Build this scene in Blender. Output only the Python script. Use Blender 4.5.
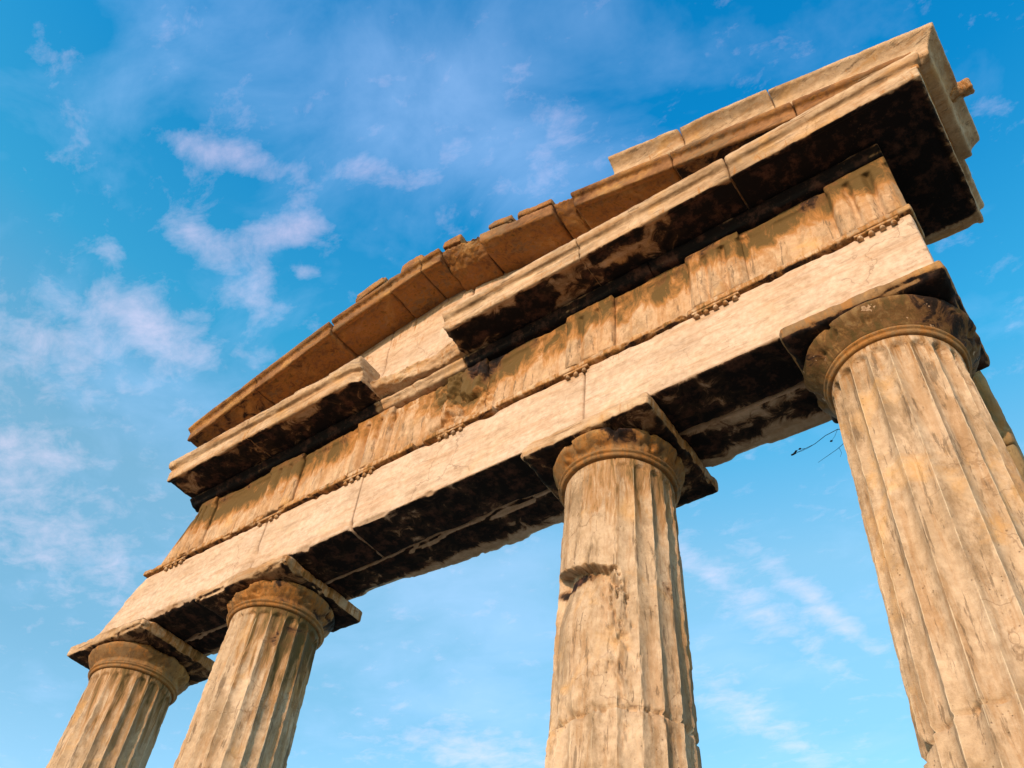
import bpy, bmesh, math, random
import numpy as np
from mathutils import Vector, Matrix, noise as mnoise

for o in list(bpy.data.objects): bpy.data.objects.remove(o)
random.seed(7)
SC = bpy.context.scene
COL = SC.collection
R = math.radians
H = 7.40            # height of the architrave's underside above the ground

# ------------------------------------------------------------------ camera
F = Vector((-0.43093, 0.49989, 0.75127)); RT = Vector((0.81099, 0.57963, 0.07951)); UP = Vector((0.39571, -0.64354, 0.65519))
cam_d = bpy.data.cameras.new('camera'); cam = bpy.data.objects.new('camera', cam_d); COL.objects.link(cam)
m = Matrix.Identity(4)
for i in range(3):
    m[i][0] = RT[i]; m[i][1] = UP[i]; m[i][2] = -F[i]
m[0][3], m[1][3], m[2][3] = 5.1862, -4.5778, H - 5.8026
cam.matrix_world = m
cam_d.sensor_width = 36; cam_d.lens = 905.57 / 1024 * 36; cam_d.clip_end = 6000; cam_d.clip_start = .05
SC.camera = cam

# ------------------------------------------------------------------ light
SUN_EL, SUN_AZ = 14.0, 4.0      # low evening sun in front of the gate; azimuth from -Y towards +X
sd = Vector((math.sin(R(SUN_AZ)) * math.cos(R(SUN_EL)), -math.cos(R(SUN_AZ)) * math.cos(R(SUN_EL)), math.sin(R(SUN_EL))))
sl = bpy.data.lights.new('sun', 'SUN'); sl.energy = 3.0; sl.angle = R(.6); sl.color = (1, .70, .46)
sun = bpy.data.objects.new('sun', sl); COL.objects.link(sun)
sun.rotation_euler = sd.to_track_quat('Z', 'Y').to_euler(); sun.location = sd * 60

W = bpy.data.worlds.new('World'); SC.world = W; W.use_nodes = True
nt = W.node_tree; nt.nodes.clear()
def N(nt, t, **k):
    n = nt.nodes.new(t)
    for a, b in k.items():
        if a.startswith('i_'): n.inputs[a[2:]].default_value = b
        else: setattr(n, a, b)
    return n
def L(nt, a, b): nt.links.new(a, b)
def math_n(nt, op, a, b=None, clamp=False):
    n = nt.nodes.new('ShaderNodeMath'); n.operation = op; n.use_clamp = clamp
    for i, v in enumerate((a, b)):
        if v is None: continue
        if isinstance(v, (int, float)): n.inputs[i].default_value = v
        else: nt.links.new(v, n.inputs[i])
    return n.outputs[0]
def ramp(nt, src, stops, interp='LINEAR'):
    n = nt.nodes.new('ShaderNodeValToRGB'); n.color_ramp.interpolation = interp
    e = n.color_ramp.elements
    while len(e) < len(stops): e.new(.5)
    for q, (p, c) in zip(e, stops):
        q.position = p; q.color = (c, c, c, 1) if isinstance(c, (int, float)) else (*c, 1)
    nt.links.new(src, n.inputs[0]); return n.outputs[0]
def mix(nt, fac, a, b, mode='MIX'):
    n = nt.nodes.new('ShaderNodeMix'); n.data_type = 'RGBA'; n.blend_type = mode
    for s, v in ((0, fac), (6, a), (7, b)):
        if isinstance(v, (int, float)): n.inputs[s].default_value = v
        elif isinstance(v, tuple): n.inputs[s].default_value = (*v, 1)
        else: nt.links.new(v, n.inputs[s])
    return n.outputs[2]
sky = N(nt, 'ShaderNodeTexSky', sky_type='NISHITA', sun_disc=False, sun_elevation=R(SUN_EL), sun_rotation=math.atan2(sd.x, sd.y), air_density=1.0, dust_density=.3, ozone_density=2.2)
tc = N(nt, 'ShaderNodeTexCoord')
sp = N(nt, 'ShaderNodeSeparateXYZ'); L(nt, tc.outputs['Generated'], sp.inputs[0])
zz = math_n(nt, 'MAXIMUM', sp.outputs[2], .08)
px_, py_ = math_n(nt, 'DIVIDE', sp.outputs[0], zz), math_n(nt, 'DIVIDE', sp.outputs[1], zz)
cb = N(nt, 'ShaderNodeCombineXYZ'); L(nt, px_, cb.inputs[0]); L(nt, py_, cb.inputs[1])
def noise(nt, vec, scale, detail=5, rough=.55, dist=0.0, lac=2.0):
    n = N(nt, 'ShaderNodeTexNoise'); n.inputs['Scale'].default_value = scale; n.inputs['Detail'].default_value = detail
    n.inputs['Roughness'].default_value = rough; n.inputs['Distortion'].default_value = dist; n.inputs['Lacunarity'].default_value = lac
    if vec is not None: nt.links.new(vec, n.inputs['Vector'])
    return n.outputs[0]
GRADE = [(.30, (.40, .40, .36)), (.46, (.30, .37, .33)), (.61, (.37, .44, .375)), (.74, (.09, .42, .43)), (.88, (.01, .33, .44)), (.97, (.006, .31, .44))]
base = mix(nt, 1.0, sky.outputs[0], ramp(nt, sp.outputs[2], GRADE), 'MULTIPLY')
base = mix(nt, 1.0, base, (3.85, 4.15, 4.1), 'MULTIPLY')   # (1-to-1 scale: the ramp holds half values)
# cirrus patches, laid out on the plane of the cloud layer (x/z, y/z); noise gives them their torn shapes
CLOUDS = [
(-0.4665,0.1579, 2.562,3.369,-4.888,5.067, 0.42,'v'),
(-0.3691,0.3544, 3.197,5.319,-10.599,5.997, 0.50,'v'),
(-0.1641,0.3336, 5.135,6.242,-16.239,12.005, 0.30,'v'),
(-0.6539,0.1756, 9.344,16.246,-33.029,27.584, 0.80,'p'),
(-0.6692,0.2967, 15.714,11.446,-14.119,34.972, 0.95,'p'),
(-0.7874,0.2262, 5.041,25.873,-32.181,2.852, 0.70,'p'),
(-0.9569,0.2969, 3.837,11.392,-19.323,5.512, 0.75,'p'),
(-1.1066,0.2472, 2.809,5.836,-7.891,6.090, 0.42,'p'),
(-0.7843,0.3333, -0.670,16.876,-23.173,-7.951, 0.50,'p'),
(-1.0766,0.3949, 1.826,5.045,-8.006,1.954, 0.45,'v'),
(-1.5097,0.5369, 1.514,4.246,-6.594,0.780, 0.45,'p'),
(-1.3482,0.3604, 4.990,11.854,-12.616,6.555, 0.50,'p'),
(-0.5166,1.2689, 2.791,3.259,-26.646,5.958, 0.60,'p'),
(-0.4070,1.3811, 3.834,4.288,-37.735,7.321, 0.65,'p'),
(-1.1689,1.3442, 2.276,2.763,-4.883,1.495, 0.50,'v'),
(-0.6711,1.6934, 3.142,3.141,-18.934,3.163, 0.50,'p'),
(-1.2951,1.5479, 3.575,3.186,-7.462,6.921, 0.60,'p'),
(-0.9852,1.0410, 2.958,3.174,-4.864,3.484, 0.35,'v'),
(-0.8015,1.0087, 8.485,3.440,-0.319,15.650, 0.30,'v'),
(-0.5094,0.2944, 9.493,9.688,-37.491,46.918, 0.50,'p'),
(-0.3289,0.3808, 8.285,10.949,-20.644,14.512, 0.30,'p'),
(0.0591,0.6969, 8.868,9.146,-19.133,9.905, 0.30,'v'),
(-0.9069,0.1774, 12.384,29.316,-46.890,29.112, 0.40,'p'),
(-0.6969,0.3535, 37.577,36.596,-41.085,64.542, 0.70,'p'),
(-0.6903,1.5516, 2.571,2.481,-5.148,1.369, 0.30,'v'),
]
def cloud_sum(kind):
    tot = None
    for cx, cy, a, b, c, d, amp, k in CLOUDS:
        if k != kind: continue
        dx, dy = math_n(nt, 'SUBTRACT', px_, cx), math_n(nt, 'SUBTRACT', py_, cy)
        u = math_n(nt, 'ADD', math_n(nt, 'MULTIPLY', dx, a), math_n(nt, 'MULTIPLY', dy, b))
        v = math_n(nt, 'ADD', math_n(nt, 'MULTIPLY', dx, c), math_n(nt, 'MULTIPLY', dy, d))
        q = math_n(nt, 'ADD', math_n(nt, 'MULTIPLY', u, u), math_n(nt, 'MULTIPLY', v, v))
        g = math_n(nt, 'MULTIPLY', math_n(nt, 'EXPONENT', math_n(nt, 'MULTIPLY', q, -.9)), amp)
        tot = g if tot is None else math_n(nt, 'ADD', tot, g)
    return tot
mp = N(nt, 'ShaderNodeMapping'); mp.inputs['Rotation'].default_value = (0, 0, R(-30)); mp.inputs['Scale'].default_value = (1.0, 1.5, 1)
L(nt, cb.outputs[0], mp.inputs[0])
nv = noise(nt, mp.outputs[0], 4.0, 6, .58, .4); npf = noise(nt, mp.outputs[0], 13.0, 9, .66, .25)
veil = ramp(nt, math_n(nt, 'ADD', cloud_sum('v'), math_n(nt, 'MULTIPLY', math_n(nt, 'SUBTRACT', nv, .5), 1.5)), [(.05, 0), (1.25, .42)])
puff = ramp(nt, math_n(nt, 'ADD', cloud_sum('p'), math_n(nt, 'MULTIPLY', math_n(nt, 'SUBTRACT', npf, .56), 1.9)), [(.02, 0), (2.3, .34)])
skyc = mix(nt, veil, base, (3.0, 4.1, 6.2))
skyc = mix(nt, puff, skyc, (7.0, 5.1, 5.9))
bg = N(nt, 'ShaderNodeBackground'); bg.inputs[1].default_value = .15
L(nt, skyc, bg.inputs[0])
wo = N(nt, 'ShaderNodeOutputWorld'); L(nt, bg.outputs[0], wo.inputs[0])
SC.view_settings.view_transform = 'Standard'; SC.view_settings.look = 'None'
SC.view_settings.exposure = .6; SC.view_settings.gamma = 1.0; SC.view_settings.use_curve_mapping = False
SC.cycles.max_bounces = 4; SC.cycles.diffuse_bounces = 3

# ------------------------------------------------------------------ materials
def stone(name, pale, tan, edge=(.70, .56, .40), rust=(.33, .135, .032), olive=(.085, .055, .018), crust=(.006, .004, .005), flow='Z', bump=.5, rust_amt=.5, spots=False, omap=None, grime=.55, dark_amt=.6, amber=.45):
    """weathered marble: pale/tan mottling, rusty run-off, olive lichen and black crust.
    mesh attributes 'crust' and 'ochre' (0..1) say where such deposits, and some painted shade, lie; noise makes their edges ragged"""
    mt = bpy.data.materials.new(name); mt.use_nodes = True; t = mt.node_tree; t.nodes.clear()
    g = N(t, 'ShaderNodeNewGeometry'); P = g.outputs['Position']
    big = ramp(t, noise(t, P, 1.3, 6, .6, .6), [(.35, 0), (.65, 1)])
    c = mix(t, big, pale, tan)
    fine = noise(t, P, 16, 6, .65)
    c = mix(t, ramp(t, fine, [(.3, .75), (.7, .0)]), c, mix(t, 1.0, c, (.62, .55, .48), 'MULTIPLY'))
    # grime in soft clouds and a long-grained darkening
    gm = N(t, 'ShaderNodeMapping'); gm.inputs['Scale'].default_value = {'Z': (3.2, 3.2, 1.3), 'X': (1.2, 2.4, 3.6)}[flow]; L(t, P, gm.inputs[0])
    gn = noise(t, gm.outputs[0], 1.0, 10, .74, .25)
    c = mix(t, math_n(t, 'MULTIPLY', ramp(t, gn, [(.50, 0), (.57, .75), (.70, 1)]), grime), c, (.20, .125, .065))
    lum = noise(t, gm.outputs[0], 2.7, 8, .76)
    c = mix(t, ramp(t, lum, [(.36, .7), (.5, 0)]), c, mix(t, 1.0, c, (.66, .60, .52), 'MULTIPLY'))
    # hairline cracks
    wv = N(t, 'ShaderNodeTexVoronoi'); wv.feature = 'DISTANCE_TO_EDGE'; wv.inputs['Scale'].default_value = .9
    wm = N(t, 'ShaderNodeVectorMath'); wm.operation = 'ADD'; nz_ = N(t, 'ShaderNodeTexNoise'); nz_.inputs['Scale'].default_value = 2.4; nz_.inputs['Detail'].default_value = 6; L(t, P, nz_.inputs['Vector'])
    L(t, P, wm.inputs[0]); L(t, nz_.outputs['Color'], wm.inputs[1]); L(t, wm.outputs[0], wv.inputs['Vector'])
    ck = math_n(t, 'MULTIPLY', ramp(t, wv.outputs['Distance'], [(.003, 1), (.009, 0)]), ramp(t, noise(t, P, 1.1, 3), [(.50, 0), (.58, 1)]))
    c = mix(t, math_n(t, 'MULTIPLY', ck, .45), c, (.12, .06, .03))
    # run-off streaks
    mp = N(t, 'ShaderNodeMapping'); mp.inputs['Scale'].default_value = {'Z': (7, 7, .9), 'X': (.8, 5, 9)}[flow]
    L(t, P, mp.inputs[0])
    st = noise(t, mp.outputs[0], 1.15, 9, .70, .4)
    st2 = noise(t, mp.outputs[0], 2.6, 8, .7, .3)
    oc = N(t, 'ShaderNodeAttribute', attribute_name='ochre').outputs['Fac']
    cr = N(t, 'ShaderNodeAttribute', attribute_name='crust').outputs['Fac']
    sm = ramp(t, st, [(.52, 0), (.585, .8), (.68, 1)])
    c = mix(t, math_n(t, 'MULTIPLY', sm, rust_amt), c, rust)
    c = mix(t, math_n(t, 'MULTIPLY', ramp(t, st2, [(.57, 0), (.62, 1)]), dark_amt), c, (.085, .052, .03))
    c = mix(t, math_n(t, 'MULTIPLY', ramp(t, noise(t, P, 1.9, 7, .65, .5), [(.54, 0), (.66, 1)]), amber), c, (.56, .29, .085))
    # ochre deposit
    mp2 = N(t, 'ShaderNodeMapping'); mp2.inputs['Scale'].default_value = omap or (7, 7, .9); L(t, P, mp2.inputs[0])
    n2 = noise(t, mp2.outputs[0], 2.1 if omap is None else 1.0, 7, .68, .6)
    o1 = math_n(t, 'ADD', math_n(t, 'MULTIPLY', oc, 1.0), math_n(t, 'MULTIPLY', math_n(t, 'SUBTRACT', n2, .5), 1.9))
    om = ramp(t, o1, [(.40, 0), (.62, 1)])
    om2 = ramp(t, o1, [(.60, 0), (.86, 1)])
    c = mix(t, math_n(t, 'MULTIPLY', om, .85), c, rust)
    c = mix(t, math_n(t, 'MULTIPLY', om2, .9), c, olive)
    ed = N(t, 'ShaderNodeAttribute', attribute_name='edge').outputs['Fac']
    c = mix(t, math_n(t, 'MULTIPLY', ed, .55), c, edge)
    # crust, and the shade painted through the same mask
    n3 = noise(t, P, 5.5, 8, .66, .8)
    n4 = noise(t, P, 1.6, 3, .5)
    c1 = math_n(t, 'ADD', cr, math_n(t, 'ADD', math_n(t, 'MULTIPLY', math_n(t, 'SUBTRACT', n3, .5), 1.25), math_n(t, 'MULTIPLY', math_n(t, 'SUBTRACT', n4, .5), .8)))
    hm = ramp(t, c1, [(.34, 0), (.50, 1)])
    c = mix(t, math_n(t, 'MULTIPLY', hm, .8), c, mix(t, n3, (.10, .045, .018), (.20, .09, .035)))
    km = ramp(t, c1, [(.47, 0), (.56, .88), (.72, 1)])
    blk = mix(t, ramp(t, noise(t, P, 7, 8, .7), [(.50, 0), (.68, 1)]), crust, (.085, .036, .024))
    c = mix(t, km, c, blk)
    if spots:      # bare pale flakes in the brown skin
        sk = math_n(t, 'MULTIPLY', ramp(t, noise(t, P, 8.5, 7, .62), [(.635, 0), (.65, 1)]), 1.0)
        c = mix(t, sk, c, (.42, .27, .17))
    # pits
    vo = N(t, 'ShaderNodeTexVoronoi'); vo.inputs['Scale'].default_value = 26; L(t, P, vo.inputs['Vector'])
    pit = ramp(t, math_n(t, 'ADD', vo.outputs['Distance'], math_n(t, 'MULTIPLY', noise(t, P, 3, 2), .5)), [(.25, 1), (.36, 0)])
    c = mix(t, math_n(t, 'MULTIPLY', pit, .55), c, (.09, .045, .02))
    b = N(t, 'ShaderNodeBsdfPrincipled'); L(t, c, b.inputs['Base Color'])
    b.inputs['Roughness'].default_value = .82; b.inputs['Specular IOR Level'].default_value = .18
    hgt = math_n(t, 'ADD', math_n(t, 'MULTIPLY', fine, .5), math_n(t, 'ADD', math_n(t, 'MULTIPLY', noise(t, P, 70, 4, .6), .25), math_n(t, 'MULTIPLY', math_n(t, 'SUBTRACT', n3, pit), .35)))
    bp = N(t, 'ShaderNodeBump'); bp.inputs['Strength'].default_value = bump; bp.inputs['Distance'].default_value = .02
    L(t, hgt, bp.inputs['Height']); L(t, bp.outputs[0], b.inputs['Normal'])
    o = N(t, 'ShaderNodeOutputMaterial'); L(t, b.outputs[0], o.inputs[0])
    return mt
M_ARCH = stone('pale_marble', (.64, .475, .365), (.57, .40, .28), grime=.20, dark_amt=.18, amber=.12, rust_amt=.28, flow='X', bump=.18)
M_FRZ = stone('stained_marble', (.60, .42, .28), (.50, .29, .15), rust_amt=.5, bump=.8, omap=(5.5, 5.5, 2.6))
M_CORN = stone('cornice_marble', (.60, .43, .29), (.46, .29, .165), rust_amt=.45, flow='X', bump=.6)
M_RAKE = stone('rake_marble', (.36, .175, .075), (.13, .052, .018), grime=.85, dark_amt=.6, rust_amt=.5, flow='X', bump=.6)
M_COL = stone('column_marble', (.60, .44, .31), (.45, .31, .195), rust=(.31, .155, .06), grime=.7, rust_amt=.5, bump=.7)
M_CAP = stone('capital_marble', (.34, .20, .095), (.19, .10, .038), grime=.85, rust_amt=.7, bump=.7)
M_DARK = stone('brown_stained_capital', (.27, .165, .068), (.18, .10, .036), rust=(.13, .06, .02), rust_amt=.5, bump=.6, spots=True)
M_ANTA = stone('pier_stone', (.34, .25, .13), (.24, .17, .085), rust_amt=.5, bump=.8)

def simple(name, col, rough=.9):
    mt = bpy.data.materials.new(name); mt.use_nodes = True; t = mt.node_tree; b = t.nodes['Principled BSDF']
    g = N(t, 'ShaderNodeNewGeometry')
    c = mix(t, noise(t, g.outputs['Position'], 3, 6), tuple(x * .6 for x in col), tuple(min(1, x * 1.35) for x in col))
    L(t, c, b.inputs['Base Color']); b.inputs['Roughness'].default_value = rough
    return mt
M_GND = simple('dry_earth', (.27, .20, .13)); M_TWIG = simple('bark', (.035, .028, .03)); M_PAVE = simple('paving_marble', (.38, .31, .24))

# ------------------------------------------------------------------ numpy noise
_rng = np.random.default_rng(11); _T = _rng.random(65536).astype(np.float32)
def vnoise(p):
    i = np.floor(p).astype(np.int64); f = p - i; f = f * f * (3 - 2 * f)
    def h(a, b, c): return _T[((a * 73856093) ^ (b * 19349663) ^ (c * 83492791)) & 65535]
    x, y, z = i.T; u, v, w = f.T
    r = 0
    for dx in (0, 1):
        for dy in (0, 1):
            for dz in (0, 1):
                r = r + h(x + dx, y + dy, z + dz) * (u if dx else 1 - u) * (v if dy else 1 - v) * (w if dz else 1 - w)
    return r
def fbm(p, s, o=4, g=.5):
    r = 0; a = 1; t = 0
    for k in range(o):
        r = r + a * vnoise(p * s + 17.3 * k); t += a; a *= g; s = s * 2.03
    return r / t          # 0..1, mean .5
def sst(x, a, b):
    t = np.clip((x - a) / (b - a), 0, 1); return t * t * (3 - 2 * t)

# ------------------------------------------------------------------ object helpers
def props(o, label=None, cat=None, group=None, kind=None):
    if label: o['label'] = label
    if cat: o['category'] = cat
    if group: o['group'] = group
    if kind: o['kind'] = kind
    return o
def thing(name, loc, label, cat, group=None):
    o = bpy.data.objects.new(name, None); COL.objects.link(o); o.location = loc; o.empty_display_size = .2
    return props(o, label, cat, group, 'thing')
def link(name, me, mat, parent=None):
    o = bpy.data.objects.new(name, me); COL.objects.link(o)
    me.materials.clear(); me.materials.append(mat)
    if parent is not None:
        org = Vector(parent.location) if parent.type == 'EMPTY' else Vector(parent.parent.location)
        # meshes are written in world coordinates; shift them to their thing's own base
        me.transform(Matrix.Translation(-org)); o.parent = parent
    return o
def smooth(me): me.polygons.foreach_set('use_smooth', np.ones(len(me.polygons), bool))
def attrs(me, crust=None, ochre=None):  # crust also takes the shade painted on shafts and echini
    n = len(me.vertices); co = np.empty(n * 3); me.vertices.foreach_get('co', co); co = co.reshape(-1, 3)
    no = np.empty(n * 3); me.vertex_normals.foreach_get('vector', no); no = no.reshape(-1, 3)
    for nm, f in (('crust', crust), ('ochre', ochre)):
        a = me.attributes.new(nm, 'FLOAT', 'POINT')
        v = np.zeros(n) if f is None else np.broadcast_to(f(co[:, 0], co[:, 1], co[:, 2] - H, no), (n,))
        a.data.foreach_set('value', np.ascontiguousarray(v, dtype=np.float32))
def polymesh(solids):
    """solids: list of (verts, faces), z measured from the architrave's underside"""
    bm = bmesh.new()
    for vs, fs in solids:
        bv = [bm.verts.new((x, y, z + H)) for x, y, z in vs]
        for f in fs: bm.faces.new([bv[i] for i in f])
    bmesh.ops.recalc_face_normals(bm, faces=bm.faces[:])
    bmesh.ops.triangulate(bm, faces=[f for f in bm.faces if len(f.verts) > 4])
    me = bpy.data.meshes.new('m'); bm.to_mesh(me); bm.free(); return me
def loft(ra, rb):
    n = len(ra)
    return (list(ra) + list(rb), [tuple(range(n)), tuple(range(2 * n - 1, n - 1, -1))] + [(i, i + n, (i + 1) % n + n, (i + 1) % n) for i in range(n)])
def box(x0, x1, y0, y1, z0, z1): 
    return loft([(x0, y0, z0), (x0, y1, z0), (x0, y1, z1), (x0, y0, z1)], [(x1, y0, z0), (x1, y1, z0), (x1, y1, z1), (x1, y0, z1)])
def sweep(prof, x0, x1, dz0=0., dz1=0.):
    return loft([(x0, y, z + dz0) for y, z in prof], [(x1, y, z + dz1) for y, z in prof])
def weather(solids, voxel=.02, amp=.006, chip=.8, base=.35, iters=10, nscale=3.0, cut=None, freq=6.0):
    """solid blocks -> evenly meshed stone with worn, chipped arrises and an uneven face"""
    me0 = polymesh(solids)
    ob = bpy.data.objects.new('tmp', me0); COL.objects.link(ob)
    md = ob.modifiers.new('r', 'REMESH'); md.mode = 'VOXEL'; md.voxel_size = voxel
    dg = bpy.context.evaluated_depsgraph_get(); me = bpy.data.meshes.new_from_object(ob.evaluated_get(dg))
    bpy.data.objects.remove(ob); bpy.data.meshes.remove(me0)
    n = len(me.vertices); P = np.empty(n * 3); me.vertices.foreach_get('co', P); P = P.reshape(-1, 3)
    no = np.empty(n * 3); me.vertex_normals.foreach_get('vector', no); no = no.reshape(-1, 3)
    e = np.empty(len(me.edges) * 2, dtype=np.int32); me.edges.foreach_get('vertices', e); e = e.reshape(-1, 2)
    a = np.concatenate([e[:, 0], e[:, 1]]); b = np.concatenate([e[:, 1], e[:, 0]]); cnt = np.maximum(np.bincount(a, minlength=n), 1)[:, None]
    S = P.copy()
    for _ in range(iters):
        S = .2 * S + .8 * np.stack([np.bincount(a, S[b, k], n) for k in range(3)], 1) / cnt
    w = sst(fbm(P, nscale, 4, .6), .50, .68)
    Q = P + (S - P) * (base + chip * 2.2 * w)[:, None]
    Q += no * (amp * 2 * (fbm(P, freq, 4, .55) - .5) + amp * .8 * (fbm(P, freq * 4, 2) - .5))[:, None]
    if cut is not None:
        Z = Q.copy(); Z[:, 2] -= H; Z = cut(Z, no); Z[:, 2] += H; Q = Z
    me.vertices.foreach_set('co', Q.ravel()); me.update(); smooth(me)
    return me
def stone_obj(name, solids, mat, parent, crust=None, ochre=None, **k):
    me = weather(solids, **k); attrs(me, crust, ochre); me.name = name
    return link(name, me, mat, parent)

# ------------------------------------------------------------------ ground
def grid_mesh(fn, nu, nv):
    bm = bmesh.new(); g = [[bm.verts.new(fn(i / nu, j / nv)) for j in range(nv + 1)] for i in range(nu + 1)]
    for i in range(nu):
        for j in range(nv): bm.faces.new((g[i][j], g[i + 1][j], g[i + 1][j + 1], g[i][j + 1]))
    me = bpy.data.meshes.new('g'); bm.to_mesh(me); bm.free(); return me
def gfn(u, v):
    x, y = (u - .5), (v - .5); x = x * abs(x) * 12000; y = y * abs(y) * 12000
    return (x, y, -.02 + .05 * mnoise.noise(Vector((x * .3, y * .3, 0))) - .05)
gr = link('ground', grid_mesh(gfn, 90, 90), M_GND); props(gr, kind='structure')
pv = link('pavement', polymesh([box(-6.6, 6.6, -1.4, 2.4, -H - .2, -H - .0)]), M_PAVE); props(pv, kind='structure')

# ------------------------------------------------------------------ columns
YC = .54; NFL = 20
def shaft_mesh(cx, seed, wear_fn=None, scar=None, joints=(), damage=.5):
    sub = np.array([0, .012, .03, .06, .10, .15, .20, .26, .32, .38, .44, .5]); sub = np.concatenate([sub, 1 - sub[-2:0:-1]])
    nth = NFL * len(sub)
    zs = np.concatenate([np.arange(-.40, -1.3, -.014), np.arange(-1.3, -1.7, -.006), np.arange(-1.7, -5.0, -.016), np.arange(-5.0, -H - .01, -.08), [-H]])
    th = ((np.arange(NFL)[:, None] + sub[None, :] + .5).ravel()) / NFL * 2 * np.pi
    Z, T = np.meshgrid(zs, th, indexing='ij')
    r = .4815 + .0195 * (-.5 - Z)
    ph = (T / (2 * np.pi) * NFL + .5) % 1.0
    fl = 1 - (2 * np.abs(ph - .5)) ** 2          # 0 at arris, 1 in the channel
    
    top = sst(-Z, .475 + .045 * (1 - fl), .50 + .05 * (1 - fl))          # channels die out in a curve under the annulets
    X0 = np.stack([cx + r * np.cos(T), YC + r * np.sin(T), Z], -1).reshape(-1, 3)
    w = sst(fbm(X0 + seed, 2.2, 4, .6), .45, .68).reshape(Z.shape) * damage
    if wear_fn is not None: w = np.clip(w + wear_fn(T, Z), 0, 1)
    n1 = fbm(X0 + seed * 3, 5, 5, .6).reshape(Z.shape) - .5; n2 = fbm(X0 * np.array([1, 1, .5]) + seed, 22, 3).reshape(Z.shape) - .5
    arr = np.clip(1 - fl / .25, 0, 1); EDG = np.clip(1 - fl / .10, 0, 1) * top * (1 - w) * sst(fbm(X0 + seed, 9, 3).reshape(Z.shape), .35, .55)
    chips = sst(fbm(X0 * np.array([1, 1, .8]) + seed * 7, 13, 3, .6).reshape(Z.shape), .48, .62)
    rad = r - (.048 if cx > 4 else .038) * fl * top * (1 - .85 * w) - .012 * w - .010 * arr * chips * (.25 + damage) + .005 * n1 + .0045 * n2
    for jz, tilt in joints:
        jd = Z - (jz + tilt * np.cos(T) + .012 * n1 * 4); rad -= .030 * np.exp(-(jd / .010) ** 2) + .03 * chips * np.exp(-(jd / .04) ** 2)
    if scar is not None: rad -= scar(T, Z, n1)
    V = np.stack([cx + rad * np.cos(T), YC + rad * np.sin(T), Z + H], -1).reshape(-1, 3)
    nz = len(zs); i = np.arange(nz - 1)[:, None] * nth; j = np.arange(nth)[None, :]; j2 = (j + 1) % nth
    Fc = np.stack([i + j, i + nth + j, i + nth + j2, i + j2], -1).reshape(-1, 4)
    me = bpy.data.meshes.new('shaft'); me.from_pydata(V.tolist(), [], Fc.tolist() + [tuple(range(nth)), tuple(range(nz * nth - 1, (nz - 1) * nth - 1, -1))])
    me.update(); smooth(me)
    a_ = me.attributes.new('edge', 'FLOAT', 'POINT'); a_.data.foreach_set('value', np.ascontiguousarray(EDG.ravel(), dtype=np.float32)); return me
def lathe(cx, prof, seed, amp=.006, cut=None, n=220):
    """prof (r,z) closed ring: outer wall down to an inner wall"""
    th = np.linspace(0, 2 * np.pi, n, endpoint=False); pr = []
    for (r0, z0), (r1, z1) in zip(prof[:-1], prof[1:]):
        k = max(1, int(math.hypot(r1 - r0, z1 - z0) / .012)); pr += [(r0 + (r1 - r0) * q / k, z0 + (z1 - z0) * q / k) for q in range(k)]
    pr.append(prof[-1]); pr = np.array(pr)
    Rr, T = np.meshgrid(pr[:, 0], th, indexing='ij'); Z = np.meshgrid(pr[:, 1], th, indexing='ij')[0]
    X0 = np.stack([cx + Rr * np.cos(T), YC + Rr * np.sin(T), Z], -1).reshape(-1, 3)
    d = (amp * 2.2 * (fbm(X0 + seed, 5, 4, .6) - .5) + amp * .8 * (fbm(X0 + seed, 25, 2) - .5)).reshape(Z.shape)
    if cut is not None: d = d - cut(T, Z, (fbm(X0 + seed * 2, 4, 4, .6) - .5).reshape(Z.shape))
    Rr = Rr + d
    V = np.stack([cx + Rr * np.cos(T), YC + Rr * np.sin(T), Z + H], -1).reshape(-1, 3)
    m_ = len(pr); i = np.arange(m_ - 1)[:, None] * n; j = np.arange(n)[None, :]; j2 = (j + 1) % n
    Fc = np.stack([i + j, i + n + j, i + n + j2, i + j2], -1).reshape(-1, 4).tolist()
    Fc += [tuple(range(n)), tuple(range(m_ * n - 1, (m_ - 1) * n - 1, -1))]
    me = bpy.data.meshes.new('lathe'); me.from_pydata(V.tolist(), [], Fc); me.update(); smooth(me); return me

def ang(T, a, w):       # soft window round angle a (degrees, 0=+X, -90=front)
    d = (T - R(a) + np.pi) % (2 * np.pi) - np.pi; return np.exp(-(d / R(w)) ** 2)

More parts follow.
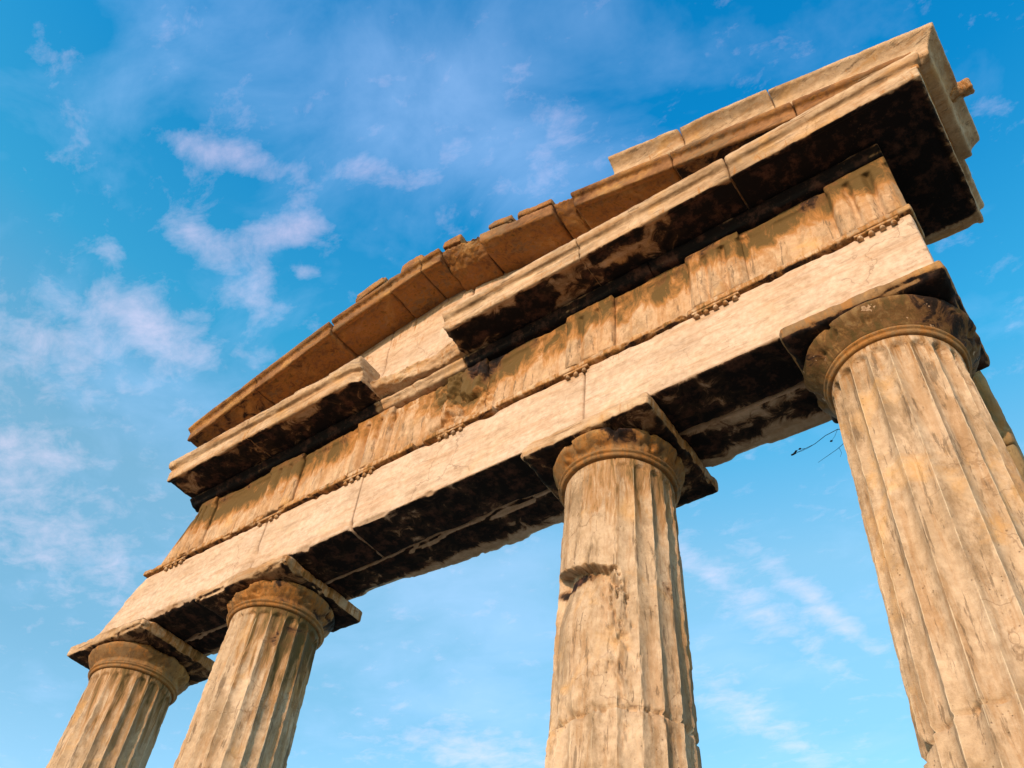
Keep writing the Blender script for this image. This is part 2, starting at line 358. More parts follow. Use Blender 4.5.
def column(cx, seed, label, abx0, abx1, aby0, aby1, cap_crust=.0, shaft_och=None, shaft_crust_shade=None, wear_fn=None, scar=None, joints=(), damage=.5, ech_cut=None, abk={}, abz=-.15, cap_och=.3, abk_cut=None, er=.652, ech_crust_shade=None, ech_mat=None):
    t = thing('marble_column', (cx, YC, 0), label, 'column', 'fluted columns carrying the gate')
    me = shaft_mesh(cx, seed, wear_fn, scar, joints, damage); attrs(me, shaft_crust_shade, shaft_och); me.name = 'shaft'; link('shaft', me, M_COL, t)
    me = lathe(cx, [(.44, -.355), (.505, -.362), (.527, -.374), (.532, -.388), (.520, -.396), (.506, -.402), (.512, -.412), (.512, -.42), (.50, -.432), (.44, -.44)], seed, .003)
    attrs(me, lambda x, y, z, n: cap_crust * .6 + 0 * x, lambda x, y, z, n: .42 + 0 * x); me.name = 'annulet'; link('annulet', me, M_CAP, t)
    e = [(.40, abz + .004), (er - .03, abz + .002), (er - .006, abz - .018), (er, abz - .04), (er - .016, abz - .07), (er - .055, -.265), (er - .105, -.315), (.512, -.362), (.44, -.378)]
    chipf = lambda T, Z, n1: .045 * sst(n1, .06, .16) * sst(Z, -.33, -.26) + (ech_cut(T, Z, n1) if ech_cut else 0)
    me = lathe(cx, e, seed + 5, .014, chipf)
    attrs(me, ech_crust_shade or (lambda x, y, z, n: cap_crust + .25 * sst(z, -.30, -.16)), lambda x, y, z, n: cap_och + 0 * x); me.name = 'echinus'; link('echinus', me, ech_mat or M_CAP, t)  # default mask darkens the echinus top as painted shade of the abacus
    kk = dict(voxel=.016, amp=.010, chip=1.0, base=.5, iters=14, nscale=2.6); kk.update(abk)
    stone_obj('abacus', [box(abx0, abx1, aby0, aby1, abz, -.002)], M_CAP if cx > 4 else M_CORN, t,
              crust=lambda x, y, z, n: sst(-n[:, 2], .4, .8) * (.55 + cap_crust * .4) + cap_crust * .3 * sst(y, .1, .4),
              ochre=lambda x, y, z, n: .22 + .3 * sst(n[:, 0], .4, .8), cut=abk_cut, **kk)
    return t

def ledge_scar(T, Z, n1):     # third column: a slab has broken away below an overhanging ledge, left of its front
    c = (T - R(-100) + np.pi) % (2 * np.pi) - np.pi
    f9 = fbm(np.stack([T * 2, Z * 2, T * 0], -1).reshape(-1, 3), 6, 4, .6).reshape(T.shape) - .5
    lip = -1.47 - .15 * c + .03 * n1 + .06 * f9
    side = sst(c, -.95, -.80) * (1 - sst(c + .8 * n1 + .9 * f9 * sst(lip - Z, 0, .2), .62, .80))
    depth = .25 + .75 * (1 - sst(lip - Z, .03, .55)); depth = depth * (1 - sst(lip - Z + 1.2 * n1, .8, 1.5))
    return side * (.115 + .04 * f9) * depth * sst(lip - Z, 0, .014)
def wear3(T, Z): return ang(T, -112, 34) * (1.2 * sst(Z, -1.62, -1.4)) + ang(T, -100, 34) * 1.2 * sst(Z, -2.9, -2.1)

column(4.60, 3.1, 'fluted marble column nearest the camera at the right edge, under a dark brown capital',
       3.97, 5.245, -.10, 1.03, ech_mat=M_DARK, ech_crust_shade=lambda x, y, z, n: .14 + .36 * sst(x, 4.75, 5.0) + .2 * sst(-x, -4.35, -4.15), cap_crust=.33, cap_och=.62, damage=.18, joints=((-3.28, .02), (-5.6, 0)),
       shaft_och=lambda x, y, z, n: .10 + .42 * sst(z, -1.0, -.45), shaft_crust_shade=lambda x, y, z, n: .06 + .16 * sst(z, -.9, -.5),
       abk=dict(base=1.0, iters=20, chip=.5))
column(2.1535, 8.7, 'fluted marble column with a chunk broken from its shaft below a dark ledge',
       1.46, 2.80, -.07, 1.24, er=.585, ech_crust_shade=lambda x, y, z, n: .10 + .55 * np.exp(-((x - 2.42) / .17) ** 2) * sst(z, -.36, -.25) + .2 * sst(z, -.25, -.17), cap_crust=.10, cap_och=.45, damage=.55, joints=((-2.72, .012), (-5.2, 0)), wear_fn=wear3, scar=ledge_scar,  # crust right of the echinus front; its top darkened as painted abacus shade
       shaft_och=lambda x, y, z, n: .14 + .48 * sst(z, -1.5, -.5) * sst(x, 1.9, 2.2) + .05 * sst(x, 2.4, 2.6), shaft_crust_shade=lambda x, y, z, n: -.08 + .25 * sst(x, 2.5, 2.62) + 1.0 * np.exp(-((x - 1.95) / .24) ** 2) * np.exp(-((z + 1.52 + .10 * (x - 2.0)) / .07) ** 2) + .3 * np.exp(-((x - 2.0) / .25) ** 2) * np.exp(-((z + 1.75) / .12) ** 2))  # right side darker; two dark bands paint in the shade below the ledge
def cut2(T, Z, n1):
    return ang(T, -88, 24) * .055 + ang(T, 150, 60) * .05 * sst(n1, -.1, .15)
column(-2.1535, 15.3, 'second fluted marble column from the left, with a flat cut across its capital',
       -2.93, -1.52, -.08, 1.16, er=.60, ech_crust_shade=lambda x, y, z, n: .05 + .45 * np.exp(-((x + 1.75) / .12) ** 2) + .2 * sst(z, -.25, -.17), cap_crust=.05, cap_och=.50, damage=.45, joints=((-2.2, .02), (-4.6, 0)), ech_cut=cut2,  # besides crust at its right, echinus top carries painted abacus shade
       shaft_och=lambda x, y, z, n: .14 + .60 * sst(z, -1.9, -.5) * sst(x, -2.2, -1.9) + .2 * sst(x, -1.85, -1.7), shaft_crust_shade=lambda x, y, z, n: -.05 + .38 * sst(x, -1.95, -1.75) * sst(z, -2.2, -.6))
column(-4.60, 22.9, 'fluted marble column at the far left end, standing smallest in the photo',
       -5.25, -3.85, -.10, 1.15, er=.61, cap_crust=.02, cap_och=.32, damage=.35, joints=((-2.9, .01), (-5.0, 0)),
       shaft_och=lambda x, y, z, n: .14 + .56 * sst(z, -1.8, -.5) * sst(x, -4.8, -4.4), shaft_crust_shade=lambda x, y, z, n: -.1 + .0 * x)

# ------------------------------------------------------------------ architrave
D = 1.067
arch = thing('architrave', (0, .53, H), 'long pale marble beam lying across the four columns', 'beam')
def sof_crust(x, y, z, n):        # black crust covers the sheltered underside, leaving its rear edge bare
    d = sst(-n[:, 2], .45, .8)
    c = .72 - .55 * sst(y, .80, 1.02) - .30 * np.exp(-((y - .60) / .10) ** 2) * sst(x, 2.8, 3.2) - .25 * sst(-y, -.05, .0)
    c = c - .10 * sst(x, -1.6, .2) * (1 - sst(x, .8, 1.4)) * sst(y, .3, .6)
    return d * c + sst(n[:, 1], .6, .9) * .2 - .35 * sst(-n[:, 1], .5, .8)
def left_slant(Q, no):
    s = sst(-Q[:, 0], 3.4, 5.0); z = Q[:, 2]
    k = np.clip(z / .77, 0, 1)
    Q[:, 0] += s * (.62 * k ** 1.25)
    return Q
def rear_left(Q, no):
    y = Q[:, 1]; s = sst(y, .6, 1.0) * (1 - sst(Q[:, 2], .0, .25)) * (1 - sst(Q[:, 0], -1.5, .8))
    Q[:, 1] -= .13 * s; return Q
och_a = lambda x, y, z, n: .03 + .16 * sst(z, .60, .77) + .10 * sst(.08 - z, 0, .08)
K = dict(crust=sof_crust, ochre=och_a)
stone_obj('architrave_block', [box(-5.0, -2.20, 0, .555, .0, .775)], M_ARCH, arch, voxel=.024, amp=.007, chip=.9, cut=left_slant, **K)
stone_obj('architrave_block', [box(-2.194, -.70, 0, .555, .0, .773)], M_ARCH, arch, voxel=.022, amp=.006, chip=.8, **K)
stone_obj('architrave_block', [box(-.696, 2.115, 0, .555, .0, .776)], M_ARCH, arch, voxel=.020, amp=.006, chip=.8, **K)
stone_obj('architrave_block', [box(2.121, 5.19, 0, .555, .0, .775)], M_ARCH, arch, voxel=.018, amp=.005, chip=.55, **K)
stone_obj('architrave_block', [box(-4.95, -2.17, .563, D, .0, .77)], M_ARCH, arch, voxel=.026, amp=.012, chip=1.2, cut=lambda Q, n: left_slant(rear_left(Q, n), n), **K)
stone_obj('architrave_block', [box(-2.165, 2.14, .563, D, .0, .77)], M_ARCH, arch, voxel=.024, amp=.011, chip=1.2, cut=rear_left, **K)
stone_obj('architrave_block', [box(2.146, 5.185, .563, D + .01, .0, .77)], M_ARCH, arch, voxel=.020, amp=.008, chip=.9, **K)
tf = lambda x, y, z, n: .50 + .15 * sst(-n[:, 2], .3, .8)
for x0, x1, ch in ((-4.42, -2.25, 1.3), (-2.05, -.95, 1.5), (-.93, .02, 1.2), (.12, 1.05, 1.4), (1.08, 3.20, .9), (3.204, 5.215, .5)):
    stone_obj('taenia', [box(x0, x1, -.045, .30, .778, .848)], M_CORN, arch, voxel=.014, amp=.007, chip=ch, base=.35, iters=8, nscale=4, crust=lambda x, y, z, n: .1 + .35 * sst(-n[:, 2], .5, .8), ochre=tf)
def gutta(x, z, s):
    bm = bmesh.new()
    bmesh.ops.create_cone(bm, cap_ends=True, segments=12, radius1=.027 * s, radius2=.018 * s, depth=.042)
    bmesh.ops.bevel(bm, geom=bm.edges[:], offset=.004, segments=1)
    for v in bm.verts: v.co += Vector((x, -.018, z + H)) + Vector([random.uniform(-.003, .003) for _ in range(3)])
    me = bpy.data.meshes.new('gutta'); bm.to_mesh(me); bm.free(); smooth(me); attrs(me, None, lambda x, y, z, n: .45 + 0 * x); return me
TRI = [(4.915, 1.0), (3.53, .85), (2.17, .5), (.60, .4), (-.71, .9), (-2.15, .45), (-3.72, .45)]
keep = {4.915: (0, 1, 1, 1, 1, 0), 3.53: (1, 1, 1, 1, 1, 0), 2.17: (1, 1, 1, 0, 0, 0), .60: (1, 1, 1, 1, 0, 0), -.71: (1, 1, 1, 1, 1, 0), -2.15: (0, 1, 0, 1, 1, 0), -3.72: (1, 1, 1, 1, 0, 0)}
for cx, q in TRI:
    kk = keep[cx]; a = min(i for i in range(6) if kk[i]); b = max(i for i in range(6) if kk[i])
    rg = stone_obj('regula', [box(cx - .275 + a * .092, cx - .275 + (b + 1) * .092, -.042, .04, .742, .7765)], M_CORN, arch, voxel=.010, amp=.004, chip=.8, iters=5, crust=lambda x, y, z, n: .1 + .3 * sst(-n[:, 2], .5, .8), ochre=tf)
    for i in range(6):
        if kk[i]: link('gutta', gutta(cx - .23 + i * .092, .727, 1.0 if cx > 3 else .9), M_CORN, rg)

# ------------------------------------------------------------------ frieze
frz = thing('frieze', (0, .5, H + .85), 'band of stained metopes and worn triglyphs above the long beam', 'frieze')
def fo(x, y, z, n): return .10 + .72 * sst(z, .98, 1.48) + .34 * np.exp(-((x + .2 - .9) / .5) ** 2) - .30 * np.exp(-((x + .35) / .55) ** 2) + .16 * sst(-x, 1.4, 2.2)
def fc(x, y, z, n): return -.10 + .44 * sst(z, 1.30, 1.64) + .34 * np.exp(-((x - .75) / .25) ** 2) - .3 * np.exp(-((x + .35) / .5) ** 2)
def left_slant2(Q, no):
    s = sst(-Q[:, 0], 3.5, 4.3); Q[:, 0] += s * .38 * np.clip((Q[:, 2] - .85) / .75, 0, 1.2); return Q
KF = dict(crust=fc, ochre=fo)
stone_obj('frieze_backing', [box(-4.38, 5.17, .06, D - .01, .852, 1.80)], M_FRZ, frz, voxel=.03, amp=.006, chip=.6, cut=left_slant2, **KF)
def rough_hole(Q, no):     # deeply eaten stone near the middle
    d = np.exp(-((Q[:, 0] - .55) / .42) ** 2) * np.exp(-((Q[:, 2] - 1.25) / .45) ** 2)
    Q[:, 1] += d * .13 * sst(fbm(Q, 4.5, 5, .62), .42, .62); return Q
edges = [-4.38] + sum([[c - .28, c + .28] for c, _ in reversed(TRI)], []) + [5.2]
for i in range(1, len(TRI) * 2, 2):
    pass
tc_ = sorted(c for c, _ in TRI)
for a, b in zip(tc_[:-1], tc_[1:]):
    x0, x1 = a + .25, b - .25; rough = 1.6 if x1 < 3.2 else .7
    stone_obj('metope', [box(x0, x1, .014 + random.uniform(0, .012), .058, .852, 1.585), box(x0, x1, -.004, .058, 1.585, 1.675)], M_FRZ, frz, voxel=.014, amp=.007 * rough, chip=.9 * rough, cut=rough_hole, **KF)
def triglyph(cx, q):
    w = .28; g = .050 * q + .012; y0 = -.042; pts = []
    def gl(c, h): return [(c - h, y0), (c, y0 + g), (c + h, y0)]
    pts = [(-w, .058), (-w, y0 + g)] + [(-w + .045, y0)] + gl(-.093, .047) + gl(.093, .047) + [(w - .045, y0), (w, y0 + g), (w, .058)]
    lo = [(cx + x, y, .852) for x, y in pts]; hi = [(cx + x, y, 1.575) for x, y in pts]
    s = [loft(lo, hi), box(cx - w, cx + w, -.050, .058, 1.568, 1.675)]
    worn = 2.2 - 1.8 * q
    stone_obj('triglyph', s, M_FRZ, frz, voxel=.011, amp=.004 + .007 * worn, chip=.3 + .8 * worn, base=.1 + .2 * worn, iters=5, cut=(left_slant2 if cx < -3 else rough_hole), **KF)
for cx, q in TRI: triglyph(cx, q)
bed = [(.06, 1.682), (-.055, 1.682), (-.075, 1.70), (-.075, 1.725), (-.125, 1.755), (-.13, 1.794), (.06, 1.794)]
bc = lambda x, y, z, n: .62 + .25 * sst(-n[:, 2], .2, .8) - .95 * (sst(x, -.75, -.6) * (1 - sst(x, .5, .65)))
for x0, x1 in ((-3.95, -.62), (-.612, .60), (.606, 2.9), (2.906, 5.20)):
    stone_obj('bed_moulding', [sweep(bed, x0, x1)], M_CORN, frz, voxel=.014, amp=.006, chip=1.0, iters=6, crust=bc, ochre=lambda x, y, z, n: .3 + 0 * x)

# ------------------------------------------------------------------ horizontal cornices
P_ = .5355
gp = [(.9, 1.802), (-.10, 1.802), (-.40, 1.79), (-.47, 1.80), (-.485, 1.772), (-.530, 1.772), (-P_, 1.925), (-.505, 1.935), (-.508, 1.950), (-.575, 1.962), (-.600, 2.01), (-.592, 2.068), (.9, 2.085)]
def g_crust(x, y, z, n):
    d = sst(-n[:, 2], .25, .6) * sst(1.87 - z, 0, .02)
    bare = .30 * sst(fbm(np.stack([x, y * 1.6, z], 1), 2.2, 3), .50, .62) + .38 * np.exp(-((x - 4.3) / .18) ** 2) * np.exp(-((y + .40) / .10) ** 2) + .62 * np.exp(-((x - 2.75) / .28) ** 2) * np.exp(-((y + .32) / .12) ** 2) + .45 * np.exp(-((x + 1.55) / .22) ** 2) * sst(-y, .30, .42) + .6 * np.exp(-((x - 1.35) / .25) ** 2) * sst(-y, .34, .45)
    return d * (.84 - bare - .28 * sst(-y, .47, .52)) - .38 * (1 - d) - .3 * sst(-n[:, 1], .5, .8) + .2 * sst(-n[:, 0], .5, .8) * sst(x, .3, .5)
g_och = lambda x, y, z, n: .12 + .22 * sst(-z, -1.95, -1.80) * sst(-n[:, 1], .4, .8)
KG = dict(crust=g_crust, ochre=g_och)
cl = thing('cornice', (-2.3, 0, H + 1.8), 'shorter length of projecting cornice over the left columns, black underneath', 'cornice', 'lengths of horizontal cornice above the frieze')
def gbreak(Q, no):
    e = sst(Q[:, 0], -.75, -.60); Q[:, 1] += e * .10 * sst(-Q[:, 1], .2, .5) * fbm(Q, 6, 3); return Q
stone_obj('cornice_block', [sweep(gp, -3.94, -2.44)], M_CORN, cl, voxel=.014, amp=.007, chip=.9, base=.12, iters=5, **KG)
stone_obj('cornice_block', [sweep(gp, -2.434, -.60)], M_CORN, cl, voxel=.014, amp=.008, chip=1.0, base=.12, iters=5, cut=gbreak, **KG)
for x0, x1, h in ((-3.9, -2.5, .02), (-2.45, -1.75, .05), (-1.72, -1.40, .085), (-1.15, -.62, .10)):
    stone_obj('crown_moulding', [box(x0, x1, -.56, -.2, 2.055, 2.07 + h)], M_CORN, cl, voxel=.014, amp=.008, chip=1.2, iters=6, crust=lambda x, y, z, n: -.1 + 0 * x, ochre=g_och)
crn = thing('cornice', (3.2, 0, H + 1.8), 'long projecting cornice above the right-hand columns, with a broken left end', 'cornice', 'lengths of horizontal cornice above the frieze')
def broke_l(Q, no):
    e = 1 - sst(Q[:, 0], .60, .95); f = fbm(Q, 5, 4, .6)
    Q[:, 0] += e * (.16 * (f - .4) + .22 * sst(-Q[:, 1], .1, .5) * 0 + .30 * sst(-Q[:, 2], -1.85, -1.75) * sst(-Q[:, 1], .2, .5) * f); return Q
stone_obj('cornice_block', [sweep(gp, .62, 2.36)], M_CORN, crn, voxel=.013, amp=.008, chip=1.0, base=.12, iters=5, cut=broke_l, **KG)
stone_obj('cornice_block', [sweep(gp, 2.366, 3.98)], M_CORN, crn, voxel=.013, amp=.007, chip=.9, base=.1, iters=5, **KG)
# corner block: its profile turns the corner and runs back along the flank
XR = 5.72
def corner_sweep():
    """front run from x=3.986 then mitred flank run back to y=1.15; open gp ring, inner edge kept inside"""
    ring = gp[1:-1]                     # visible part, inner points added per station
    s = []
    front = [(.9, 1.802)] + ring + [(.9, 2.085)]
    a = [(3.986, y, z) for y, z in front]
    b = [(5.185 + (-y), y, z) if y < 0 else (5.185, y, z) for y, z in front]
    b = [(5.185 - min(y, 0.0), y, z) for y, z in front]
    s.append(loft(a, b))
    fl_ = [(5.0, 1.802)] + [(5.185 - y if y < 0 else 5.185, z) for y, z in ring] + [(5.0, 2.085)]
    ya = [-(x - 5.185) if x > 5.185 else 0.0 for x, z in fl_]
    c = [(x, y0, z) for (x, z), y0 in zip(fl_, ya)]
    d = [(x, 1.15, z) for x, z in fl_]
    s.append(loft(c, d)); s.append(box(4.6, 5.30, -.05, 1.15, 1.803, 2.07)); return s
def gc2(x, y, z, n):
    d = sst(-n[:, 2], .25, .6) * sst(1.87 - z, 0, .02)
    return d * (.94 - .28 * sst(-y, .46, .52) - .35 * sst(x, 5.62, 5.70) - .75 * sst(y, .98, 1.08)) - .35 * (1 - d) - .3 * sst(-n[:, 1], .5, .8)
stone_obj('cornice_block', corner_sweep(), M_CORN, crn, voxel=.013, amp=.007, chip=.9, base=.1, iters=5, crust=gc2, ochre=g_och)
for x0, x1, h in ((.95, 1.75, .03), (1.78, 2.33, .035), (2.36, 3.1, .05), (3.12, 3.95, .045), (3.97, 5.0, .03)):
    stone_obj('crown_moulding', [box(x0, x1, -.548, -.2, 2.05, 2.075 + h)], M_CORN, crn, voxel=.013, amp=.007, chip=1.0, iters=6, crust=lambda x, y, z, n: -.1 + 0 * x, ochre=g_och)

# broken stub of cornice left on the wall between the two lengths
bs = thing('broken_stone', (0, 0, H + 1.8), 'jagged broken cornice stub lying between the two cornice lengths', 'broken stone')
def jag(Q, no):
    Q = Q + no * (.05 * (fbm(Q * np.array([.7, 1.6, 2.6]), 6, 4, .6) - .5))[:, None]; return Q
stone_obj('stub', [loft([(-.62, .25, 1.80), (-.62, -.30, 1.82), (-.62, -.36, 1.88), (-.62, .25, 2.05)], [(.30, .25, 1.80), (.30, -.14, 1.80), (.30, -.20, 2.0), (.30, .25, 2.16)]),
                   loft([(.15, .25, 1.80), (.15, -.12, 1.81), (.15, -.20, 2.0), (.15, .25, 2.20)], [(.66, .25, 1.80), (.66, -.20, 1.80), (.66, -.28, 2.02), (.66, .25, 2.2)])],
          M_CORN, bs, voxel=.015, amp=.02, chip=1.4, cut=jag, crust=lambda x, y, z, n: .0 + 0 * x, ochre=lambda x, y, z, n: .32 + 0 * x)

# ------------------------------------------------------------------ pediment
def rake_z(x): return min(2.54 + .292 * (x + 3.86), 2.79 - .287 * (x - 2.61)) if not (-.55 < x < .35) else 3.42
tym = thing('tympanum', (0, .2, H + 2.08), 'smooth golden marble wall blocks filling the gable triangle', 'gable wall')
def tcut(x): return max(2.10, min(2.54 + .292 * (x + 3.86), 2.79 - .287 * (x - 2.61)) + .10)
for x0, x1 in ((-3.6, -1.86), (-1.855, -.885), (-.88, .42), (.425, 2.2), (2.205, 3.6), (3.605, 4.9)):
    a, b = tcut(x0), tcut(x1); pts0 = [(x0, .0, 2.0), (x0, .4, 2.0), (x0, .4, a), (x0, .0, a)]; pts1 = [(x1, .0, 2.0), (x1, .4, 2.0), (x1, .4, b), (x1, .0, b)]
    s = []
    if x0 < -.2 < x1:
        c = 3.68; mid = [(-.2, .0, 2.0), (-.2, .4, 2.0), (-.2, .4, c), (-.2, .0, c)]; s = [loft(pts0, mid), loft(mid, pts1)]
    else: s = [loft(pts0, pts1)]
    stone_obj('tympanum_block', s, M_ARCH, tym, voxel=.02, amp=.005, chip=.5, crust=lambda x, y, z, n: -.2 + 0 * x, ochre=lambda x, y, z, n: .22 + .12 * sst(z, 2.8, 3.4))

rp_ = [(.45, .02), (.02, .02), (-.44, .0), (-.475, .02), (-.485, -.012), (-.53, -.012), (-.54, .098), (-.515, .108), (-.518, .124), (-.580, .136), (-.60, .165), (-.592, .198), (.45, .24)]
rl = thing('raking_cornice', (-2, 0, H + 3), 'sloping cornice rising from the left corner up to the gable peak', 'cornice', 'sloping cornices of the gable')
rr = thing('raking_cornice', (2.9, 0, H + 2.8), 'sloping cornice descending from the gable peak to the right corner, with a gutter on top', 'cornice', 'sloping cornices of the gable')
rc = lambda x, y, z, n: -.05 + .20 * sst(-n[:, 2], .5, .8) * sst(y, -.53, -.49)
ro = lambda x, y, z, n: .28 + .22 * sst(-n[:, 2], .5, .8) - .34 * sst(-n[:, 1], .6, .9)
def rake_block(x0, z0, x1, z1, par, prof=rp_, rough=.8, dy=0, mat=None, cut=None, crust=rc):
    s = [loft([(x0, y + dy, z + z0) for y, z in prof], [(x1, y + dy, z + z1) for y, z in prof])]
    return stone_obj('rake_block', s, mat or M_RAKE, par, voxel=.016, amp=.007 * rough, chip=rough, base=.2, iters=6, cut=cut, crust=crust, ochre=ro)
zl = lambda x: 2.54 + .292 * (x + 3.86)
zr = lambda x: 2.79 - .287 * (x - 2.61)
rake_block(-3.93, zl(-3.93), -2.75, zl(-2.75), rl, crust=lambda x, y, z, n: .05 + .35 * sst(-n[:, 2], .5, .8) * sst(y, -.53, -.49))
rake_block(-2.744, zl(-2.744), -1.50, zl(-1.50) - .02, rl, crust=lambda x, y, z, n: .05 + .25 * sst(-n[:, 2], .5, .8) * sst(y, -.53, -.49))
rake_block(-1.49, zl(-1.49) + .03, -.52, 3.42, rl, dy=.02)
rake_block(-.51, 3.38, -.02, 3.46, rl, dy=.0, rough=1.1)
rake_block(-.015, 3.45, .30, 3.44, rr, dy=.0, rough=1.1)
rough_p = [(.45, .02), (.0, .0), (-.30, .02), (-.46, .10), (-.55, .17), (-.5, .20), (.45, .24)]
rake_block(.31, 3.41, .90, 3.29, rr, prof=rough_p, rough=2.2, cut=lambda Q, n: Q + n * (.06 * (fbm(Q * np.array([1.2, 1.4, 2.0]), 7, 4, .6) - .5))[:, None])
tall = [(.45, .02), (.02, .02), (-.42, -.01), (-.45, .0), (-.535, .0), (-.555, .13), (-.56, .17), (.45, .24)]
rake_block(.92, 3.29, 1.98, 2.985, rr, prof=tall, rough=.9)
rake_block(1.99, zr(1.99) + .0, 2.25, zr(2.25), rr, prof=rough_p, rough=1.9)
rake_block(2.255, zr(2.255), 3.45, zr(3.45), rr, rough=.6)
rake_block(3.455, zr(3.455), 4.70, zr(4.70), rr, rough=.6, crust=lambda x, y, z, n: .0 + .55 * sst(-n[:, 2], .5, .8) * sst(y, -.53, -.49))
rake_block(4.705, zr(4.705), 5.74, zr(5.74), rr, rough=.6)
for par, x0, x1, z0, z1, h in ((rl, -3.9, -2.6, zl(-3.9), zl(-2.6), .02), (rl, -2.55, -1.6, zl(-2.55), zl(-1.6), .025), (rl, -1.12, -.66, zl(-1.12) + .03, zl(-.66) + .03, .11), (rl, -.36, -.02, 3.43, 3.47, .13),
                           (rr, .34, .62, 3.43, 3.38, .10), (rr, 1.05, 1.42, 3.26, 3.15, .07), (rr, 1.46, 1.98, 3.14, 2.99, .06), (rr, 2.30, 3.4, zr(2.3), zr(3.4), .03)):
    yy = -.575; h = h * 1.25 + .01
    s = [loft([(x0, yy, z0 + .18), (x0, .3, z0 + .2), (x0, .3, z0 + .22 + h), (x0, yy, z0 + .20 + h)], [(x1, yy, z1 + .18), (x1, .3, z1 + .2), (x1, .3, z1 + .22 + h), (x1, yy, z1 + .20 + h)])]
    stone_obj('cap_stone', s, M_RAKE, par, voxel=.015, amp=.012, chip=1.5, base=.7, iters=9, crust=lambda x, y, z, n: .25 + 0 * x, ochre=lambda x, y, z, n: .45 + 0 * x)
# gutter (sima) on the right slope and round the corner
sp_ = [(-.42, .20), (-.56, .205), (-.575, .225), (-.58, .27), (-.60, .32), (-.65, .365), (-.69, .39), (-.70, .43), (-.42, .43)]
so = lambda x, y, z, n: .16 + .2 * (fbm(np.stack([x, y, z], 1), 2, 3) - .4)
for x0, x1 in ((2.80, 3.62), (3.625, 4.55)):
    stone_obj('gutter_block', [sweep(sp_, x0, x1, zr(x0), zr(x1))], M_RAKE if x0 > 9 else M_CORN, rr, voxel=.011, amp=.006, chip=1.2, base=.15, iters=5, crust=lambda x, y, z, n: -.05 + .0 * x, ochre=so)
x0, x1 = 4.555, XR - .5355
zc = zr(5.72) - .15
a = [(x0, y, z + zr(x0) - .03) for y, z in sp_]; b = [(5.275 - y, y, z + zc) for y, z in sp_]; c = [(5.275 - y, .56, z + zc) for y, z in sp_]
gut = stone_obj('gutter_block', [loft(a, b), loft(b, c)], M_CORN, rr, voxel=.011, amp=.006, chip=1.0, base=.15, iters=5, crust=lambda x, y, z, n: -.05 + .0 * x, ochre=so)
# worn waterspout sticking out of the flank gutter
def spout():
    s = []; n = 14; prev = None
    for (dx, r, dz) in ((5.72, .10, 0), (5.84, .10, .0), (5.90, .085, .005), (5.95, .078, .01), (5.99, .066, .0), (6.04, .078, -.005), (6.06, .070, -.01)):
        ring = [(dx, -.0 + r * math.cos(2 * math.pi * k / n), 2.14 + dz + r * math.sin(2 * math.pi * k / n)) for k in range(n)]
        if prev: s.append(loft(prev, ring))
        prev = ring
    return s
stone_obj('waterspout', spout(), M_CORN, rr, voxel=.010, amp=.016, chip=.8, iters=4, freq=9, crust=lambda x, y, z, n: .15 + .2 * (1 - sst(x, 5.84, 5.95)), ochre=lambda x, y, z, n: .5 + 0 * x)
ak = thing('roof_slab', (5.3, -.3, H + 2.5), 'small pinkish stone slab tilted up behind the gutter at the top right corner', 'stone slab')
stone_obj('slab', [loft([(4.8, -.52, 2.2), (4.8, -.1, 2.2), (4.8, -.1, 2.62), (4.8, -.52, 2.58)], [(5.62, -.50, 2.1), (5.62, -.1, 2.1), (5.62, -.1, 2.72), (5.62, -.50, 2.66)])], M_CORN, ak, voxel=.018, amp=.006, chip=.6, ochre=lambda x, y, z, n: .2 + 0 * x)

# ------------------------------------------------------------------ pier behind the right-hand column
an = thing('stone_pier', (4.7, 1.8, 0), 'dark stone pier standing close behind the nearest column', 'pier')
zt = .32; k = 0
while zt > -H:
    zb = max(zt - .92, -H); j = (-1) ** k * .006
    stone_obj('pier_block', [box(4.18 + j, 5.15 + j * .5, 1.36, 2.25 + j, zb + .004, zt)], M_ANTA, an, voxel=.03, amp=.012, chip=1.0, crust=lambda x, y, z, n: .62 * sst(-x, -5.12, -4.98) * sst(-n[:, 1], .5, .8), ochre=lambda x, y, z, n: .35 + 0 * x)  # front face darker, leaving a paler strip along the right edge
    zt = zb; k += 1
    if zb <= -H: break

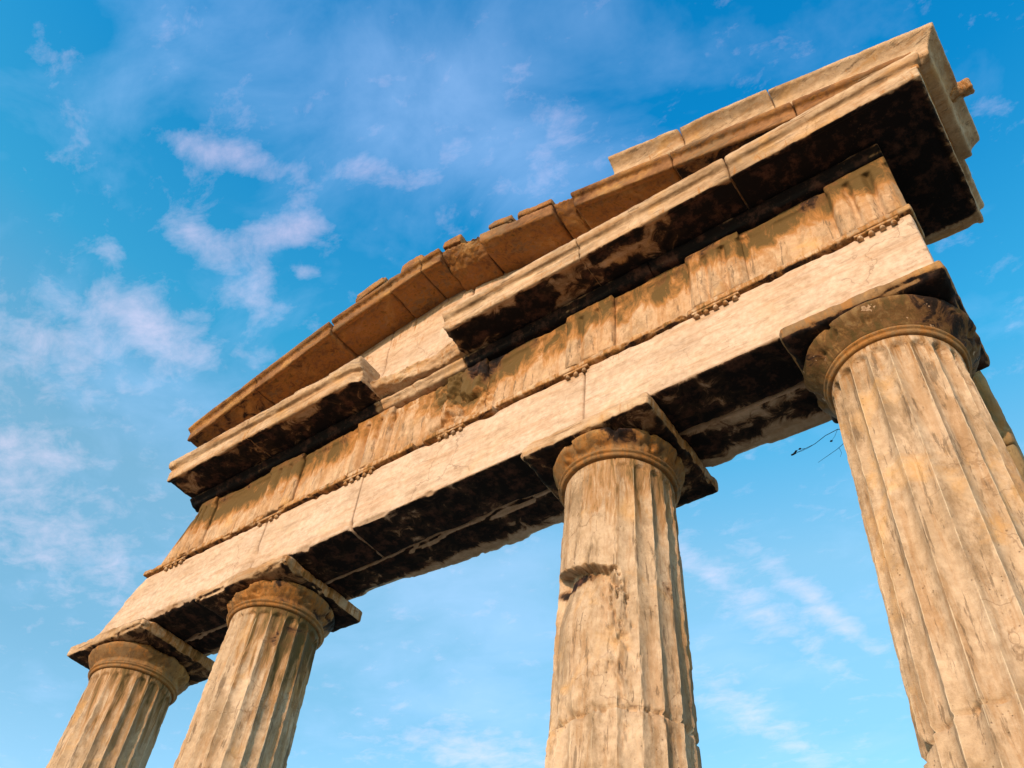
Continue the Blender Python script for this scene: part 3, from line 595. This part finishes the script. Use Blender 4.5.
# ------------------------------------------------------------------ bare twig
tw = thing('bare_shrub', (4.25, 1.62, H + .18), 'thin bare twig with a few tiny buds poking out beside the nearest column', 'twig')
cu = bpy.data.curves.new('twig', 'CURVE'); cu.dimensions = '3D'; cu.bevel_depth = .0030; cu.bevel_resolution = 2
def path(pts, r0, r1):
    s = cu.splines.new('POLY'); s.points.add(len(pts) - 1)
    for i, p in enumerate(pts):
        s.points[i].co = (*p, 1); s.points[i].radius = r0 + (r1 - r0) * i / (len(pts) - 1)
def tpt(x, z, y=1.5): return (x, y, z + H)
path([tpt(4.22, .10), tpt(4.02, .25), tpt(3.88, .33), tpt(3.76, .31), tpt(3.65, .26), tpt(3.56, .25), tpt(3.43, .235)], 1.4, .6)
path([tpt(3.66, .265), tpt(3.60, .225, 1.48), tpt(3.53, .195, 1.46), tpt(3.47, .20, 1.46)], .7, .4)
path([tpt(4.22, .02), tpt(4.05, .12), tpt(3.92, .15), tpt(3.83, .10), tpt(3.72, .06), tpt(3.64, .03)], 1.1, .45)
path([tpt(3.85, .11), tpt(3.86, .04), tpt(3.84, .0)], .6, .35)
path([tpt(3.88, .33), tpt(3.84, .26), tpt(3.80, .22)], .6, .35)
path([tpt(3.56, .25), tpt(3.50, .27), tpt(3.47, .26)], .6, .35)
to = bpy.data.objects.new('t', cu); COL.objects.link(to)
me = bpy.data.meshes.new_from_object(to.evaluated_get(bpy.context.evaluated_depsgraph_get())); bpy.data.objects.remove(to)
link('stem', me, M_TWIG, tw)
for bx, bz, by in ((3.43, .235, 1.5), (3.455, .245, 1.5), (3.47, .26, 1.5), (3.47, .20, 1.46), (3.51, .27, 1.5), (3.80, .22, 1.5), (3.445, .225, 1.49)):
    bm = bmesh.new(); bmesh.ops.create_icosphere(bm, subdivisions=2, radius=.009)
    for v in bm.verts: v.co = Vector((v.co.x * 1.5, v.co.y, v.co.z)) + Vector((bx, by, bz + H))
    me = bpy.data.meshes.new('bud'); bm.to_mesh(me); bm.free(); link('bud', me, M_TWIG, tw)
